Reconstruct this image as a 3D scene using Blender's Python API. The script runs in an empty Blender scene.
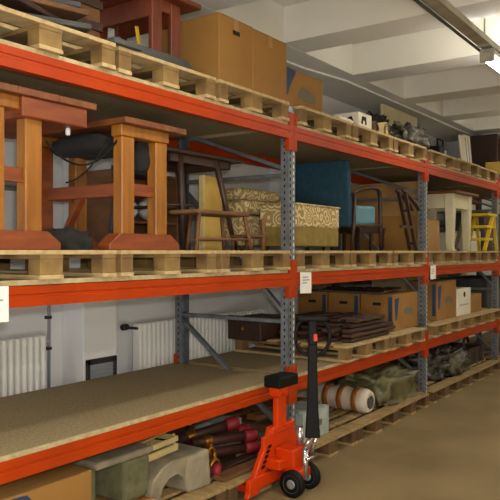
import bpy, bmesh, math, random
from mathutils import Vector, Matrix, noise
R = random.Random(7)
SC = bpy.context.scene
COL = SC.collection
PI = math.pi

# ------------------------------------------------------------------ materials
def lin(h):
    v = [int(h[i:i+2], 16) / 255 for i in (0, 2, 4)]
    return tuple((c / 12.92 if c <= 0.04045 else ((c + 0.055) / 1.055) ** 2.4) for c in v) + (1,)

def mat(name, c1, c2=None, scale=6, rough=0.6, metal=0.0, bump=0.0, stretch=(1, 1, 1), detail=4, spread=(0.35, 0.65), emit=None, spec=0.5, trans=0.0, alpha=None):
    m = bpy.data.materials.new(name); m.use_nodes = True
    nt = m.node_tree; b = nt.nodes['Principled BSDF']
    b.inputs['Roughness'].default_value = rough
    b.inputs['Metallic'].default_value = metal
    b.inputs['Specular IOR Level'].default_value = spec
    if trans: b.inputs['Transmission Weight'].default_value = trans
    if alpha is not None: b.inputs['Alpha'].default_value = alpha
    if emit:
        b.inputs['Emission Color'].default_value = lin(c1); b.inputs['Emission Strength'].default_value = emit
    tc = nt.nodes.new('ShaderNodeTexCoord'); mp = nt.nodes.new('ShaderNodeMapping')
    mp.inputs['Scale'].default_value = stretch
    nz = nt.nodes.new('ShaderNodeTexNoise'); nz.inputs['Scale'].default_value = scale; nz.inputs['Detail'].default_value = detail
    cr = nt.nodes.new('ShaderNodeValToRGB')
    cr.color_ramp.elements[0].position, cr.color_ramp.elements[1].position = spread
    cr.color_ramp.elements[0].color = lin(c1); cr.color_ramp.elements[1].color = lin(c2 or c1)
    L = nt.links.new
    L(tc.outputs['Object'], mp.inputs['Vector']); L(mp.outputs['Vector'], nz.inputs['Vector'])
    L(nz.outputs['Fac'], cr.inputs['Fac']); L(cr.outputs['Color'], b.inputs['Base Color'])
    if bump:
        bp = nt.nodes.new('ShaderNodeBump'); bp.inputs['Strength'].default_value = bump; bp.inputs['Distance'].default_value = 0.01
        L(nz.outputs['Fac'], bp.inputs['Height']); L(bp.outputs['Normal'], b.inputs['Normal'])
    return m

def scroll_mat(name, c1, c2, scale=9):
    m = bpy.data.materials.new(name); m.use_nodes = True
    nt = m.node_tree; b = nt.nodes['Principled BSDF']; b.inputs['Roughness'].default_value = 0.9
    tc = nt.nodes.new('ShaderNodeTexCoord')
    vo = nt.nodes.new('ShaderNodeTexVoronoi'); vo.inputs['Scale'].default_value = scale
    nz = nt.nodes.new('ShaderNodeTexNoise'); nz.inputs['Scale'].default_value = scale * 0.6
    ma = nt.nodes.new('ShaderNodeMath'); ma.operation = 'MULTIPLY_ADD'; ma.inputs[1].default_value = 24; ma.inputs[2].default_value = 0
    mb = nt.nodes.new('ShaderNodeMath'); mb.operation = 'MULTIPLY_ADD'; mb.inputs[1].default_value = 12
    sn = nt.nodes.new('ShaderNodeMath'); sn.operation = 'SINE'
    cr = nt.nodes.new('ShaderNodeValToRGB')
    cr.color_ramp.elements[0].position = 0.0; cr.color_ramp.elements[1].position = 0.35
    cr.color_ramp.elements[0].color = lin(c1); cr.color_ramp.elements[1].color = lin(c2)
    L = nt.links.new
    L(tc.outputs['Object'], vo.inputs['Vector']); L(tc.outputs['Object'], nz.inputs['Vector'])
    L(vo.outputs['Distance'], ma.inputs[0]); L(nz.outputs['Fac'], mb.inputs[0]); L(ma.outputs[0], mb.inputs[2])
    L(mb.outputs[0], sn.inputs[0]); L(sn.outputs[0], cr.inputs['Fac']); L(cr.outputs['Color'], b.inputs['Base Color'])
    return m

M = dict(
    orange=mat('orange_paint', 'a93804', '9c3202', 3, 0.5, spec=0.2),
    steel=mat('galvanised_steel', '858a90', '6d727a', 14, 0.42, 0.55),
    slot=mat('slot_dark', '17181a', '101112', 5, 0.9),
    slotlit=mat('slot_bright', 'd9dbdc', 'b9bcc0', 5, 0.4),  # pale slots: light seen through the holes, painted as colour
    chip=mat('chipboard', '96835f', '7e6d4b', 60, 0.9, detail=6),
    chipedge=mat('chipboard_edge', 'b3a47c', '9c8d66', 30, 0.9),
    pallet=mat('pallet_wood', 'bda579', 'a08558', 5, 0.85, stretch=(3, 1, 3), bump=0.1),
    palletd=mat('pallet_block', '8f7341', '6d5230', 7, 0.9),
    floor=mat('concrete_floor', '8c7854', '776543', 1.6, 0.75, detail=8, spread=(0.3, 0.7), spec=0.3),
    wall=mat('white_wall', 'dcdddf', 'd2d3d6', 1.5, 0.9),
    beige=mat('beige_wall', 'd8ccaa', 'cdbf9a', 1.2, 0.9),
    ceil=mat('ceiling_paint', 'e4e1d8', 'dbd7cc', 1.0, 0.92),
    soffit=mat('soffit_lifted', 'ecebe6', 'e2e1dc', 1.0, 0.95),  # undersides paler than the ceiling: missing bounce light put into their colour
    rad=mat('radiator_enamel', 'e9e9e6', 'dededb', 3, 0.45),
    dark=mat('dark_metal', '2c2a2a', '1e1d1d', 6, 0.6),
    black=mat('black_rubber', '090909', '0f0f0f', 8, 0.6, spec=0.2),
    blackcloth=mat('black_cloth', '141211', '1d1a18', 12, 0.95, bump=0.4),
    oakw=mat('honey_wood', '98611a', '7c4a10', 3, 0.5, stretch=(7, 7, 0.8), detail=5),
    redw=mat('red_brown_wood', '85421b', '6b3012', 4, 0.5, stretch=(1, 1, 6), detail=5),
    topw=mat('table_top_wood', '7f4924', '613419', 5, 0.5, stretch=(5, 1, 5)),
    mahog=mat('mahogany', '6a2f18', '52230f', 4, 0.5, stretch=(3, 3, 1)),
    darkw=mat('dark_walnut', '3d2519', '2b1910', 6, 0.5, stretch=(4, 4, 1)),
    bundle=mat('bundle_wood', '43271a', '2f1b12', 7, 0.7),
    brownd=mat('dull_brown_wood', '523622', '3d2617', 7, 0.8, stretch=(1, 1, 4)),
    pworn=mat('shaded_pallet_wood', 'a48a5a', '866c42', 5, 0.9, stretch=(3, 1, 3), bump=0.1),  # darker copy of the pallet wood for the floor row, shade in its colour
    pshaded=mat('shaded_pallet_block', '6a4d2b', '4c351c', 7, 0.95),  # blocks darker still: shade below the overhanging top boards painted in
    brownw=mat('brown_wood', '6f4a2a', '5a391e', 5, 0.7, stretch=(1, 1, 4)),
    card=mat('cardboard', '93692f', '886029', 2.5, 0.85),
    cardd=mat('cardboard_dark', '96652c', '875825', 2.5, 0.85),
    cardl=mat('cardboard_light', 'a37e49', '96713d', 2.5, 0.85),
    whitebox=mat('white_card', 'dcd6c4', 'cfc8b4', 3, 0.8),
    tape=mat('brown_tape', '8f5a22', '804e1c', 3, 0.4),
    print_blue=mat('blue_print', '1f3350', '2a4262', 3, 0.7),
    print_grey=mat('grey_print', '6d6350', '5e5646', 30, 0.8),
    ink=mat('ink', 'a3a4a6', '8b8c90', 30, 0.8),
    paper=mat('paper', 'eeece6', 'e4e2da', 3, 0.9),
    yellow=mat('yellow_wood', 'c9ad52', 'b89a42', 4, 0.7),
    yellowp=mat('yellow_paint', 'd8b72e', 'c9a722', 4, 0.6),
    foam=mat('yellow_board', 'c2a14e', 'b08e40', 3, 0.9),
    scroll=scroll_mat('scroll_fabric', '9a8250', 'd2bf90', 10),
    olive=mat('olive_fabric', '8a7638', '786530', 14, 0.95),
    blue=mat('blue_fabric', '1d4457', '17394a', 24, 0.95, bump=0.2),
    bluel=mat('light_blue_fabric', '5d8591', '52788a', 20, 0.95),
    cream=mat('cream_paint', 'd8cfae', 'cbc09a', 3, 0.6),
    creamw=mat('cream_wood', 'c5b27c', 'b39e68', 5, 0.8),
    stone=mat('grey_plaster', '8f8570', '746b56', 7, 0.95, bump=0.4),
    sage=mat('grey_green_fabric', '6a674a', '55533a', 16, 0.95),
    plum=mat('dark_red_tube', '4a1d18', '33180f', 8, 0.6),
    redcap=mat('red_cap', '8e0f20', '6e0a16', 6, 0.6),
    brass=mat('brass', 'a8742a', '86581c', 7, 0.35, 0.7),
    plastic=mat('crumpled_plastic', '5f5b50', '27241f', 9, 0.25, detail=8, bump=0.8),
    greenwrap=mat('olive_wrap', '6e6844', '47432a', 8, 0.35, detail=8, bump=0.6),
    wrapw=mat('white_wrap', 'cdbfae', 'b5a593', 8, 0.5, bump=0.4),
    pale=mat('pale_blue_grey_box', 'a9b3aa', '8f9a94', 9, 0.7),
    truck=mat('truck_orange', 'cc3b07', 'c03505', 3, 0.4, spec=0.25),
    chrome=mat('chrome', 'd0d2d4', 'b8babd', 4, 0.2, 0.9),
    hub=mat('wheel_hub', '8c8f92', '74777a', 8, 0.45, 0.3),
    redlabel=mat('red_label', 'c8281c', 'b82218', 3, 0.5),
    tray=mat('cable_tray_steel', 'b0ac9c', '98947f', 5, 0.5, 0.3),
    lampw=mat('lamp_housing', 'd8d8d4', 'cfcfca', 3, 0.5),
    tube=mat('fluorescent_tube', 'fffbf0', 'fffbf0', 3, 0.5, emit=14),
    glassd=mat('dark_glass', '3d464c', '2c3236', 4, 0.2),
    globe=mat('white_porcelain', 'e2e4e6', 'd5d8da', 3, 0.3),
    greyd=mat('dark_grey_panel', '4a4a48', '3b3b3a', 5, 0.8),
    grid=mat('vent_grey', '8f9499', '7c8187', 5, 0.6),
)

# ------------------------------------------------------------------ mesh helpers
class MB:
    def __init__(s): s.bm = bmesh.new(); s.mi = 0
    def _fin(s, faces):
        for f in faces:
            f.material_index = s.mi
        return s
    def hexa(s, pts, bev=0.0, seg=1):
        v = [s.bm.verts.new(p) for p in pts]
        fs = [s.bm.faces.new([v[i] for i in q]) for q in ((0,3,2,1),(4,5,6,7),(0,1,5,4),(1,2,6,5),(2,3,7,6),(3,0,4,7))]
        if bev > 0:
            es = set(e for f in fs for e in f.edges)
            r = bmesh.ops.bevel(s.bm, geom=list(es), offset=bev, segments=seg, affect='EDGES', profile=0.5)
            fs = [f for f in fs if f.is_valid] + [f for f in r['faces'] if f.is_valid]
        s._fin(fs); return s
    def box(s, x0, x1, y0, y1, z0, z1, bev=0.003, seg=1):
        bev = min(bev, 0.45 * min(abs(x1-x0), abs(y1-y0), abs(z1-z0)))
        return s.hexa([(x0,y0,z0),(x1,y0,z0),(x1,y1,z0),(x0,y1,z0),(x0,y0,z1),(x1,y0,z1),(x1,y1,z1),(x0,y1,z1)], bev, seg)
    def bar(s, p, q, w, h, up=(0,0,1), bev=0.003, taper=1.0):
        p, q = Vector(p), Vector(q); d = (q-p).normalized(); u = Vector(up)
        if abs(d.dot(u)) > 0.98: u = Vector((0,1,0))
        a = d.cross(u).normalized(); b = a.cross(d).normalized()
        pts = []
        for e, k in ((p, 1.0), (q, taper)):
            for sa, sb in ((-1,-1),(1,-1),(1,1),(-1,1)):
                pts.append(e + a*(sa*w/2*k) + b*(sb*h/2*k))
        return s.hexa(pts, min(bev, 0.3*min(w,h)*min(1,taper)))
    def tube(s, pts, r, n=10, caps=True):
        pts = [Vector(p) for p in pts]; rs = r if isinstance(r, (list, tuple)) else [r]*len(pts)
        rings = []; prev = None
        for i, p in enumerate(pts):
            d = (pts[min(i+1,len(pts)-1)] - pts[max(i-1,0)]).normalized()
            if prev is None:
                u = Vector((0,0,1)) if abs(d.z) < 0.9 else Vector((1,0,0))
                a = d.cross(u).normalized()
            else:
                a = (prev - d*prev.dot(d)).normalized()
            prev = a; b = d.cross(a)
            rings.append([s.bm.verts.new(p + (a*math.cos(2*PI*k/n) + b*math.sin(2*PI*k/n))*rs[i]) for k in range(n)])
        fs = []
        for i in range(len(rings)-1):
            for k in range(n):
                f = s.bm.faces.new((rings[i][k], rings[i][(k+1)%n], rings[i+1][(k+1)%n], rings[i+1][k])); f.smooth = True; fs.append(f)
        if caps:
            fs.append(s.bm.faces.new(rings[0][::-1])); fs.append(s.bm.faces.new(rings[-1]))
        return s._fin(fs)
    def lathe(s, prof, c=(0,0,0), axis='z', n=28):
        rings = []; c = Vector(c)
        for r, t in prof:
            ring = []
            for k in range(n):
                a = 2*PI*k/n; u, v = r*math.cos(a), r*math.sin(a)
                q = {'z': (u,v,t), 'x': (t,u,v), 'y': (u,t,v)}[axis]
                ring.append(s.bm.verts.new(c + Vector(q)))
            rings.append(ring)
        fs = []
        for i in range(len(rings)-1):
            for k in range(n):
                f = s.bm.faces.new((rings[i][k], rings[i][(k+1)%n], rings[i+1][(k+1)%n], rings[i+1][k])); f.smooth = True; fs.append(f)
        fs.append(s.bm.faces.new(rings[0][::-1])); fs.append(s.bm.faces.new(rings[-1]))
        return s._fin(fs)
    def prism(s, poly, a0, a1, axis='y', bev=0.0):
        def q(u, v, t): return {'y': (u,t,v), 'x': (t,u,v), 'z': (u,v,t)}[axis]
        A = [s.bm.verts.new(q(u,v,a0)) for u, v in poly]; B = [s.bm.verts.new(q(u,v,a1)) for u, v in poly]
        n = len(poly); fs = [s.bm.faces.new(A), s.bm.faces.new(B[::-1])]
        for i in range(n): fs.append(s.bm.faces.new((A[i], B[i], B[(i+1)%n], A[(i+1)%n])))
        if bev:
            es = set(e for f in fs for e in f.edges)
            r = bmesh.ops.bevel(s.bm, geom=list(es), offset=bev, segments=1, affect='EDGES')
            fs = [f for f in fs if f.is_valid] + list(r['faces'])
        return s._fin(fs)
    def quad(s, pts): return s._fin([s.bm.faces.new([s.bm.verts.new(p) for p in pts])])
    def blob(s, c, rad, seed=0, amp=0.25, freq=2.5, power=0.6, flat=None, n=26, m=16, crease=0.0):
        c = Vector(c); rings = []
        def sp(x): return math.copysign(abs(x)**power, x)
        for i in range(1, m):
            ph = -PI/2 + PI*i/m; ring = []
            for k in range(n):
                th = 2*PI*k/n
                v = Vector((sp(math.cos(ph))*sp(math.cos(th)), sp(math.cos(ph))*sp(math.sin(th)), sp(math.sin(ph))))
                nz = noise.noise(v*freq + Vector((seed*7.3, seed*3.1, seed)))
                if crease: nz += crease*abs(noise.noise(v*freq*3 + Vector((seed, 5, seed*2))))
                v = v*(1 + amp*nz)
                p = Vector((v.x*rad[0], v.y*rad[1], v.z*rad[2])) + c
                if flat is not None and p.z < flat: p.z = flat
                ring.append(s.bm.verts.new(p))
            rings.append(ring)
        fs = []
        for i in range(len(rings)-1):
            for k in range(n):
                f = s.bm.faces.new((rings[i][k], rings[i][(k+1)%n], rings[i+1][(k+1)%n], rings[i+1][k])); f.smooth = True; fs.append(f)
        fs.append(s.bm.faces.new(rings[0][::-1])); fs.append(s.bm.faces.new(rings[-1]))
        return s._fin(fs)
    def build(s, name, ms, parent=None, loc=None):
        bmesh.ops.recalc_face_normals(s.bm, faces=s.bm.faces)
        me = bpy.data.meshes.new(name); s.bm.to_mesh(me); s.bm.free()
        for m in (ms if isinstance(ms, (list, tuple)) else [ms]): me.materials.append(m)
        o = bpy.data.objects.new(name, me); COL.objects.link(o)
        if parent is not None: o.parent = parent
        if loc is not None: o.location = loc
        return o

def tag(o, label, cat, group=None, kind=None):
    if kind != 'structure':
        o['label'] = label; o['category'] = cat
    if group: o['group'] = group
    if kind: o['kind'] = kind
    return o
def thing(name, label, cat, loc=(0,0,0), rz=0, group=None):
    o = bpy.data.objects.new(name, None); COL.objects.link(o); o.empty_display_size = 0.1
    o.location = loc; o.rotation_euler = (0, 0, rz)
    return tag(o, label, cat, group)
def struct(name, mb, m, parent=None):
    o = mb.build(name, m, parent)
    if parent is None: o['kind'] = 'structure'
    return o
def dup(root, loc, rz=0, label=None, group=None):
    r = root.copy(); COL.objects.link(r); r.location = loc; r.rotation_euler = (0, 0, rz)
    if label: r['label'] = label
    if group: r['group'] = group
    for ch in list(root.children):
        c = ch.copy(); COL.objects.link(c); c.parent = r
        for g in list(ch.children):
            d = g.copy(); COL.objects.link(d); d.parent = c
    return r

# ------------------------------------------------------------------ key dimensions (metres): X along the rack, Y towards the wall
U0, BAY = 1.714, 2.8                       # centre of first upright, bay length
UX = [U0 + BAY*k for k in range(5)]
YF, YR, YD = 2.78, 3.92, 3.80              # rack front, rack rear
LV = {'lower': (0.595, 0.693), 'middle': (1.405, 1.508), 'top': (2.53, 2.63)}
DK = 0.025
PZ = {k: v[1] + DK for k, v in LV.items()}; PZ['floor'] = 0.0
PH = 0.144
TOPZ = {k: z + PH for k, z in PZ.items()}
WALL = 4.2

# ------------------------------------------------------------------ room
struct('floor', MB().box(-2.6, 15.2, -7.2, 4.4, -0.1, 0, 0), M['floor'])
struct('wall_left', MB().box(-2.6, 15.2, WALL, 4.4, 0, 4.1, 0), M['wall'])
struct('wall_right', MB().box(-2.6, 15.2, -7.2, -7.0, 0, 4.1, 0), M['beige'])
struct('wall_far', MB().box(15.0, 15.2, -7.0, WALL, 0, 4.1, 0), M['beige'])
struct('wall_near', MB().box(-2.6, -2.4, -7.0, WALL, 0, 4.1, 0), M['beige'])
struct('ceiling', MB().box(-2.6, 15.2, -7.2, 4.4, 3.96, 4.15, 0), M['ceil'])
gd = MB().box(-2.4, 15.0, 3.455, WALL, 3.62, 3.96, 0.004)
g = struct('ceiling_girder', gd, [M['ceil'], M['soffit']])
for p in g.data.polygons:
    if p.normal.z < -0.9: p.material_index = 1
for k in range(-5, 7):
    x = 5.46 + 1.432*k
    b = struct('ceiling_beam', MB().box(x, x+0.39, -7.0, 3.455, 3.62, 3.96, 0.004), [M['ceil'], M['soffit']])
    for p in b.data.polygons:
        if p.normal.z < -0.9: p.material_index = 1
for i, x in enumerate((0.55, 3.48, 6.35, 9.2, 12.1)):
    struct('trim_%d' % (i+1), MB().box(x, x+0.34, 3.96, WALL, 0, 3.62, 0.004), M['wall'])
struct('trim_6', MB().box(-2.4, 15.0, 4.10, WALL, 2.10, 2.125, 0.003), M['grid'])

# radiators standing in front of the wall
def radiator(x0, x1, label):
    t = thing('radiator', label, 'radiator', (x0, 4.06, 0.12), 0, 'white column radiators along the wall')
    w = x1 - x0; n = int(w/0.055)
    m = MB()
    for k in range(n):
        xa = 0.02 + k*(w-0.04)/n
        m.box(xa, xa+0.038, -0.03, 0.06, 0.03, 0.95, 0.014, 2)
    m.build('rib', M['rad'], t)
    m = MB().tube([(0,0.015,0.9),(w,0.015,0.9)], 0.022).tube([(0,0.015,0.08),(w,0.015,0.08)], 0.022)
    m.build('header_pipe', M['rad'], t)
    for xx in (0.12, w-0.12):
        MB().box(xx-0.012, xx+0.012, -0.02, 0.05, -0.12, 0.04, 0.003).build('foot', M['rad'], t)
    return t
ra = radiator(1.75, 3.24, 'white column radiator beside the thin vertical pipe')
rb_ = radiator(4.13, 6.1, 'white column radiator with a dark valve, behind the tall rack upright')
v = MB().tube([(-0.10,-0.0,0.93),(0.02,0.0,0.91)], 0.012).lathe([(0.02,-0.16),(0.026,-0.15),(0.026,-0.10),(0.016,-0.09)], (0,0,0.935), 'x', 14)
v.build('valve', M['dark'], rb_)
pp = thing('heating_pipe', 'thin grey vertical heating pipe on the white wall beside a radiator', 'pipe', (3.335, 4.17, 0))
MB().tube([(0,0,0.05),(0,0,3.6)], 0.012).build('pipe_run', M['grid'], pp)
for z in (0.95, 1.18, 2.0): MB().box(-0.02, 0.02, -0.012, 0.03, z-0.012, z+0.012, 0.003).build('clip', M['dark'], pp)

vt = thing('wall_vent', 'small dark framed vent opening low on the white pillar', 'vent', (3.65, 3.955, 0.55))
m = MB(); m.box(-0.15,-0.12,-0.02,0.005,0,0.31); m.box(0.12,0.15,-0.02,0.005,0,0.31); m.box(-0.15,0.15,-0.02,0.005,0.27,0.31); m.box(-0.15,0.15,-0.02,0.005,0,0.03)
m.build('vent_frame', M['dark'], vt)
m = MB(); m.box(-0.12,0.12,-0.006,0.004,0.03,0.27,0)
for k in range(8): m.bar((-0.12,-0.012,0.05+k*0.028),(0.12,-0.012,0.05+k*0.028),0.012,0.004)
m.build('grille', M['grid'], vt)

# ------------------------------------------------------------------ rack: upright frames
def make_upright_frame(label):
    t = thing('rack_upright', label, 'rack upright', (0, 0, 0), 0, 'steel uprights of the pallet rack')
    H = 2.78
    def post(ya, yb, face):                        # C section, slots on the face
        m = MB(); w = 0.05; th = 0.004
        fy = ya if face < 0 else yb
        m.box(-w, w, min(fy, fy - face*th), max(fy, fy - face*th), 0.008, H, 0)
        m.box(-w, -w+th, ya, yb, 0.008, H, 0); m.box(w-th, w, ya, yb, 0.008, H, 0)
        e = fy + face*0.0015
        z = 0.06; i = 0
        while z < H - 0.05:
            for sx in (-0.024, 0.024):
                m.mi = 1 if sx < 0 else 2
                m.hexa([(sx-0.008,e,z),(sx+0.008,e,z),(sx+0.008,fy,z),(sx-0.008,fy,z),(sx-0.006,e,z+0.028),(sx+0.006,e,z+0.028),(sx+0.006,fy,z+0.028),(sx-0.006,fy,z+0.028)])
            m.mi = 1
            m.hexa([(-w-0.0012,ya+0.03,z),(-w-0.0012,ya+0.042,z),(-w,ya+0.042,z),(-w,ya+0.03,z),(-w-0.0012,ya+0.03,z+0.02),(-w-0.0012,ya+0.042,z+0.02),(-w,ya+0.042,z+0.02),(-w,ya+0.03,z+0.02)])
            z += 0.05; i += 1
        m.mi = 0
        u = m.build('upright', [M['steel'], M['slot'], M['slotlit']], t)
        p = MB().box(-0.07, 0.07, ya-0.015, yb+0.025, 0, 0.008, 0.002)
        p.lathe([(0.012,0.008),(0.012,0.02),(0.006,0.022)], (0.058, (ya+yb)/2, 0), 'z', 8)
        p.build('foot_plate', M['steel'], t)
    post(YF, YF+0.07, -1); post(YR-0.07, YR, 1)
    a, b = YF+0.04, YR-0.04
    segs = [((a,0.22),(b,0.22)), ((b,1.09),(a,0.26)), ((a,1.13),(b,1.13)), ((a,1.17),(b,2.22)), ((a,2.26),(b,2.26)), ((a,2.30),(b,2.68))]
    for (y0,z0),(y1,z1) in segs:
        MB().bar((0,y0,z0),(0,y1,z1),0.03,0.045,(1,0,0)).build('brace', M['steel'], t)
    return t
FL = ['steel rack upright in front of the first trestle table', 'steel rack upright rising just behind the orange pallet truck', 'steel rack upright between the blue armchair bay and the white table bay',
      'steel rack upright past the yellow step ladder', 'steel rack upright at the far end of the rack']
fr0 = make_upright_frame(FL[0]); fr0.location.x = UX[0]
for k in range(1, 5): dup(fr0, (UX[k], 0, 0), 0, FL[k])

# crossbars
def make_crossbar():
    t = thing('rack_crossbar', '', 'rack crossbar', (0,0,0), 0, 'orange crossbars of the pallet rack')
    L = BAY - 0.10; h = 0.10
    prof = [(-0.012,0),(0.03,0),(0.03,h),(-0.012,h),(-0.012,h*0.62),(-0.007,h*0.59),(-0.007,h*0.45),(-0.012,h*0.42)]
    MB().prism(prof, 0, L, 'x').build('bar', M['orange'], t)
    for s in (0, 1):
        m = MB(); xa, xb = (-0.05, 0.004) if s == 0 else (L-0.004, L+0.05)
        m.box(xa+0.001, xb-0.001, -0.012, -0.004, -0.09, 0.20, 0.002)
        xe = 0.0 if s == 0 else L
        m.box(min(xe, xe+(0.008 if s == 0 else -0.008)), max(xe, xe+(0.008 if s == 0 else -0.008)), -0.012, 0.03, -0.09, 0.20, 0.002)
        for z in (-0.06, 0.06, 0.16): m.lathe([(0.008,-0.016),(0.008,-0.010)], ((xa+xb)/2, 0, z), 'y', 8)
        m.build('connector', M['orange'], t)
    return t
BAYN = ['first', 'second', 'third', 'end']
cb = make_crossbar(); first = True
for lv, (z0, z1) in LV.items():
    for k in range(4):
        for side in ('front', 'rear'):
            lab = 'orange steel %s crossbar carrying the %s shelf of the %s bay' % (side, lv, BAYN[k])
            x = UX[k] + 0.05
            if side == 'front': loc, rz = (x, YF, z0), 0
            else: loc, rz = (x + BAY - 0.10, YR, z0), PI
            if first: cb.location = loc; cb['label'] = lab; first = False
            else: dup(cb, loc, rz, lab)

# chipboard shelves
for lv, (z0, z1) in LV.items():
    for k in range(4):
        o = MB()
        x0 = UX[k] + 0.062; x1 = UX[k+1] - 0.062
        o.box(x0, x1, YF-0.002, YF+0.012, z1, z1+DK, 0.001); o.mi = 1
        n = 3
        for j in range(n):
            o.box(x0 + (x1-x0)*j/n + 0.0008, x0 + (x1-x0)*(j+1)/n - 0.0008, YF+0.012, YR, z1, z1+DK, 0)
        o = o.build('chipboard_shelf', [M['chipedge'], M['chip']])
        tag(o, {'lower': 'bare grey brown chipboard deck' if k == 0 else 'chipboard deck', 'middle': 'chipboard deck under a row of pallets', 'top': 'chipboard deck with grey underside'}[lv] + ' on the %s level of the %s bay' % (lv, BAYN[k]), 'shelf', 'chipboard decks of the rack')

# ------------------------------------------------------------------ pallets
def make_pallet(W=0.86, D=1.2, pm='pallet', bm='palletd'):
    t = thing('wooden_pallet', '', 'pallet', (0,0,0), 0, 'wooden pallets in the rack')
    xs = (-W/2, -0.0725, W/2-0.10); ws = (0.10, 0.145, 0.10); ys = (0, D/2-0.07, D-0.10); ds = (0.10, 0.14, 0.10)
    for x, w in zip(xs, ws):
        MB().box(x, x+w, 0, D, 0, 0.022, 0.002).build('bottom_board', M[pm], t)
        for y, d in zip(ys, ds):
            MB().box(x+0.003, x+w-0.003, y+0.004, y+d-0.004, 0.022, 0.10, 0.002).build('block', M[bm], t)
        MB().box(x+0.002, x+w-0.002, 0.002, D-0.002, 0.10, 0.122, 0.002).build('stringer_board', M[bm], t)
    n = 7; bw = (0.14, 0.10, 0.10, 0.14, 0.10, 0.10, 0.14); gap = (D - sum(bw))/(n-1); y = 0
    for k in range(n):
        MB().box(-W/2, W/2, y, y+bw[k], 0.122, PH, 0.002).build('top_board', M[pm], t); y += bw[k]+gap
    return t
pal = make_pallet(); pal_used = False
def place_pallet(x, y, z, label, rz=0):
    global pal_used
    if not pal_used: pal.location = (x,y,z); pal.rotation_euler = (0,0,rz); pal['label'] = label; pal_used = True; return pal
    return dup(pal, (x,y,z), rz, label)
ORD = ['first', 'second', 'third']
under = {('top',0,2): 'under the two plain cardboard boxes', ('top',0,1): 'under the red-brown trestle table', ('top',0,0): 'under the heap of dark boards', ('top',1,0): 'under the printed cardboard box',
         ('top',1,2): 'under the plastic-wrapped bag', ('top',1,1): 'under the white box', ('top',2,0): 'under the beige board', ('top',2,1): 'under the white sheets', ('middle',0,0): 'under the table with a drawer', ('middle',0,1): 'under the second trestle table',
         ('middle',0,2): 'under the low stool', ('middle',1,0): 'under the scroll-patterned seats', ('middle',1,1): 'under the blue armchair', ('middle',2,1): 'under the white table', ('middle',2,2): 'under the yellow step ladder'}
for lv in ('top', 'middle'):
    for k in range(4):
        for j in range(3):
            x = UX[k] + 0.05 + 0.02 + 0.43 + j*0.897
            lab = 'pale wooden pallet on the %s shelf, %s in the %s bay' % (lv, ORD[j], BAYN[k])
            if (lv,k,j) in under: lab = 'pale wooden pallet on the %s shelf, %s' % (lv, under[(lv,k,j)])
            place_pallet(x, YF-0.03 + R.uniform(-0.012, 0.02), PZ[lv], lab, R.uniform(-0.008, 0.008))
place_pallet(5.72, 2.70, PZ['lower'], 'pale wooden pallet on the lower shelf, under the brown bundle', 0.0)
place_pallet(6.63, 2.69, PZ['lower'], 'pale wooden pallet on the lower shelf, under the row of archive boxes')
for j in range(3):
    place_pallet(7.85 + 0.885*j, 2.70, PZ['lower'], 'pale wooden pallet on the lower shelf, under ' + ('the tall archive box', 'the white box with a round hole', 'the small brown box')[j])
fp = [(2.26,'under the large cardboard box'), (3.14,'under the grey plaster block'), (4.02,'with the truck forks pushed into it'), (5.01,'under the pale blue grey carton'), (5.885,'under the taped roll'), (6.76,'under the olive plastic bundle')]
fp += [(7.775,'at the foot of the third upright'), (8.635,'under the grey plastic bundle'), (9.51,'under the dark crate'), (10.56,'past the dark crate')]
fpal = None
for x, t_ in fp:
    if fpal is None: pal = fpal = make_pallet(0.86, 1.2, 'pworn', 'pshaded'); pal_used = False  # pworn and pshaded: floor-row wood with shade in its colour
    place_pallet(x, 2.69 + R.uniform(-0.01, 0.01), 0, 'wooden pallet on the concrete floor, ' + t_, R.uniform(-0.01, 0.01))
FZ, LZ, MZ, TZ = PH, TOPZ['lower'], TOPZ['middle'], TOPZ['top']

# ------------------------------------------------------------------ price tags
def shelf_tag(x, w, h, label, tilt):
    t = thing('shelf_tag', label, 'tag', (x, YF-0.0215, 1.51), 0, 'white paper tags on the orange crossbars')
    MB().hexa([(0,-0.001,-h),(w,-0.001-0.002,-h+tilt),(w,0.001,-h+tilt),(0,0.001,-h),(0-tilt*0.2,-0.001,0),(w-tilt*0.2,-0.001,tilt),(w-tilt*0.2,0.001,tilt),(0-tilt*0.2,0.001,0)]).build('sheet', M['paper'], t)
    m = MB()
    for k, f_ in enumerate((0.5, 0.62, 0.4)):
        m.box(w*0.2, w*(0.2+f_), -0.0042, -0.0025, -h*0.28-k*0.022, -h*0.28-k*0.022+0.009, 0)
    m.build('print_lines', M['ink'], t)
    return t
shelf_tag(4.60, 0.17, 0.165, 'white paper tag on the orange crossbar above the truck handle', -0.006)
shelf_tag(7.40, 0.16, 0.15, 'small white paper tag on the crossbar beside the third upright', 0.004)
shelf_tag(1.80, 0.175, 0.165, 'white paper tag under the tall trestle table with a drawer', 0.0)

# ------------------------------------------------------------------ lighting line
tr = thing('cable_tray', 'long grey steel cable tray hanging under the ceiling beams', 'cable tray', (0, 1.72, 3.40))
m = MB(); m.box(-2.3, 14.8, -0.045, 0.045, 0.0, 0.006, 0); m.box(-2.3, 14.8, -0.05, -0.042, 0, 0.05, 0); m.box(-2.3, 14.8, 0.042, 0.05, 0, 0.05, 0)
m.build('channel', M['tray'], tr)
MB().tube([(-2.3,-0.02,0.03),(14.8,-0.02,0.03)], 0.014, 8).build('cable', M['lampw'], tr)
MB().tube([(-2.3,0.065,-0.012),(14.8,0.065,-0.012)], 0.012, 8).build('conduit', M['greyd'], tr)
for x in (0.4, 3.1, 5.87, 8.6, 11.4, 14.0):
    m = MB().tube([(x,0,0.0),(x,0,0.555)], 0.008, 8); m.box(x-0.02, x+0.02, -0.055, 0.055, -0.008, 0.002, 0.002)
    m.build('hanger_rod', M['tray'], tr)
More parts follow.
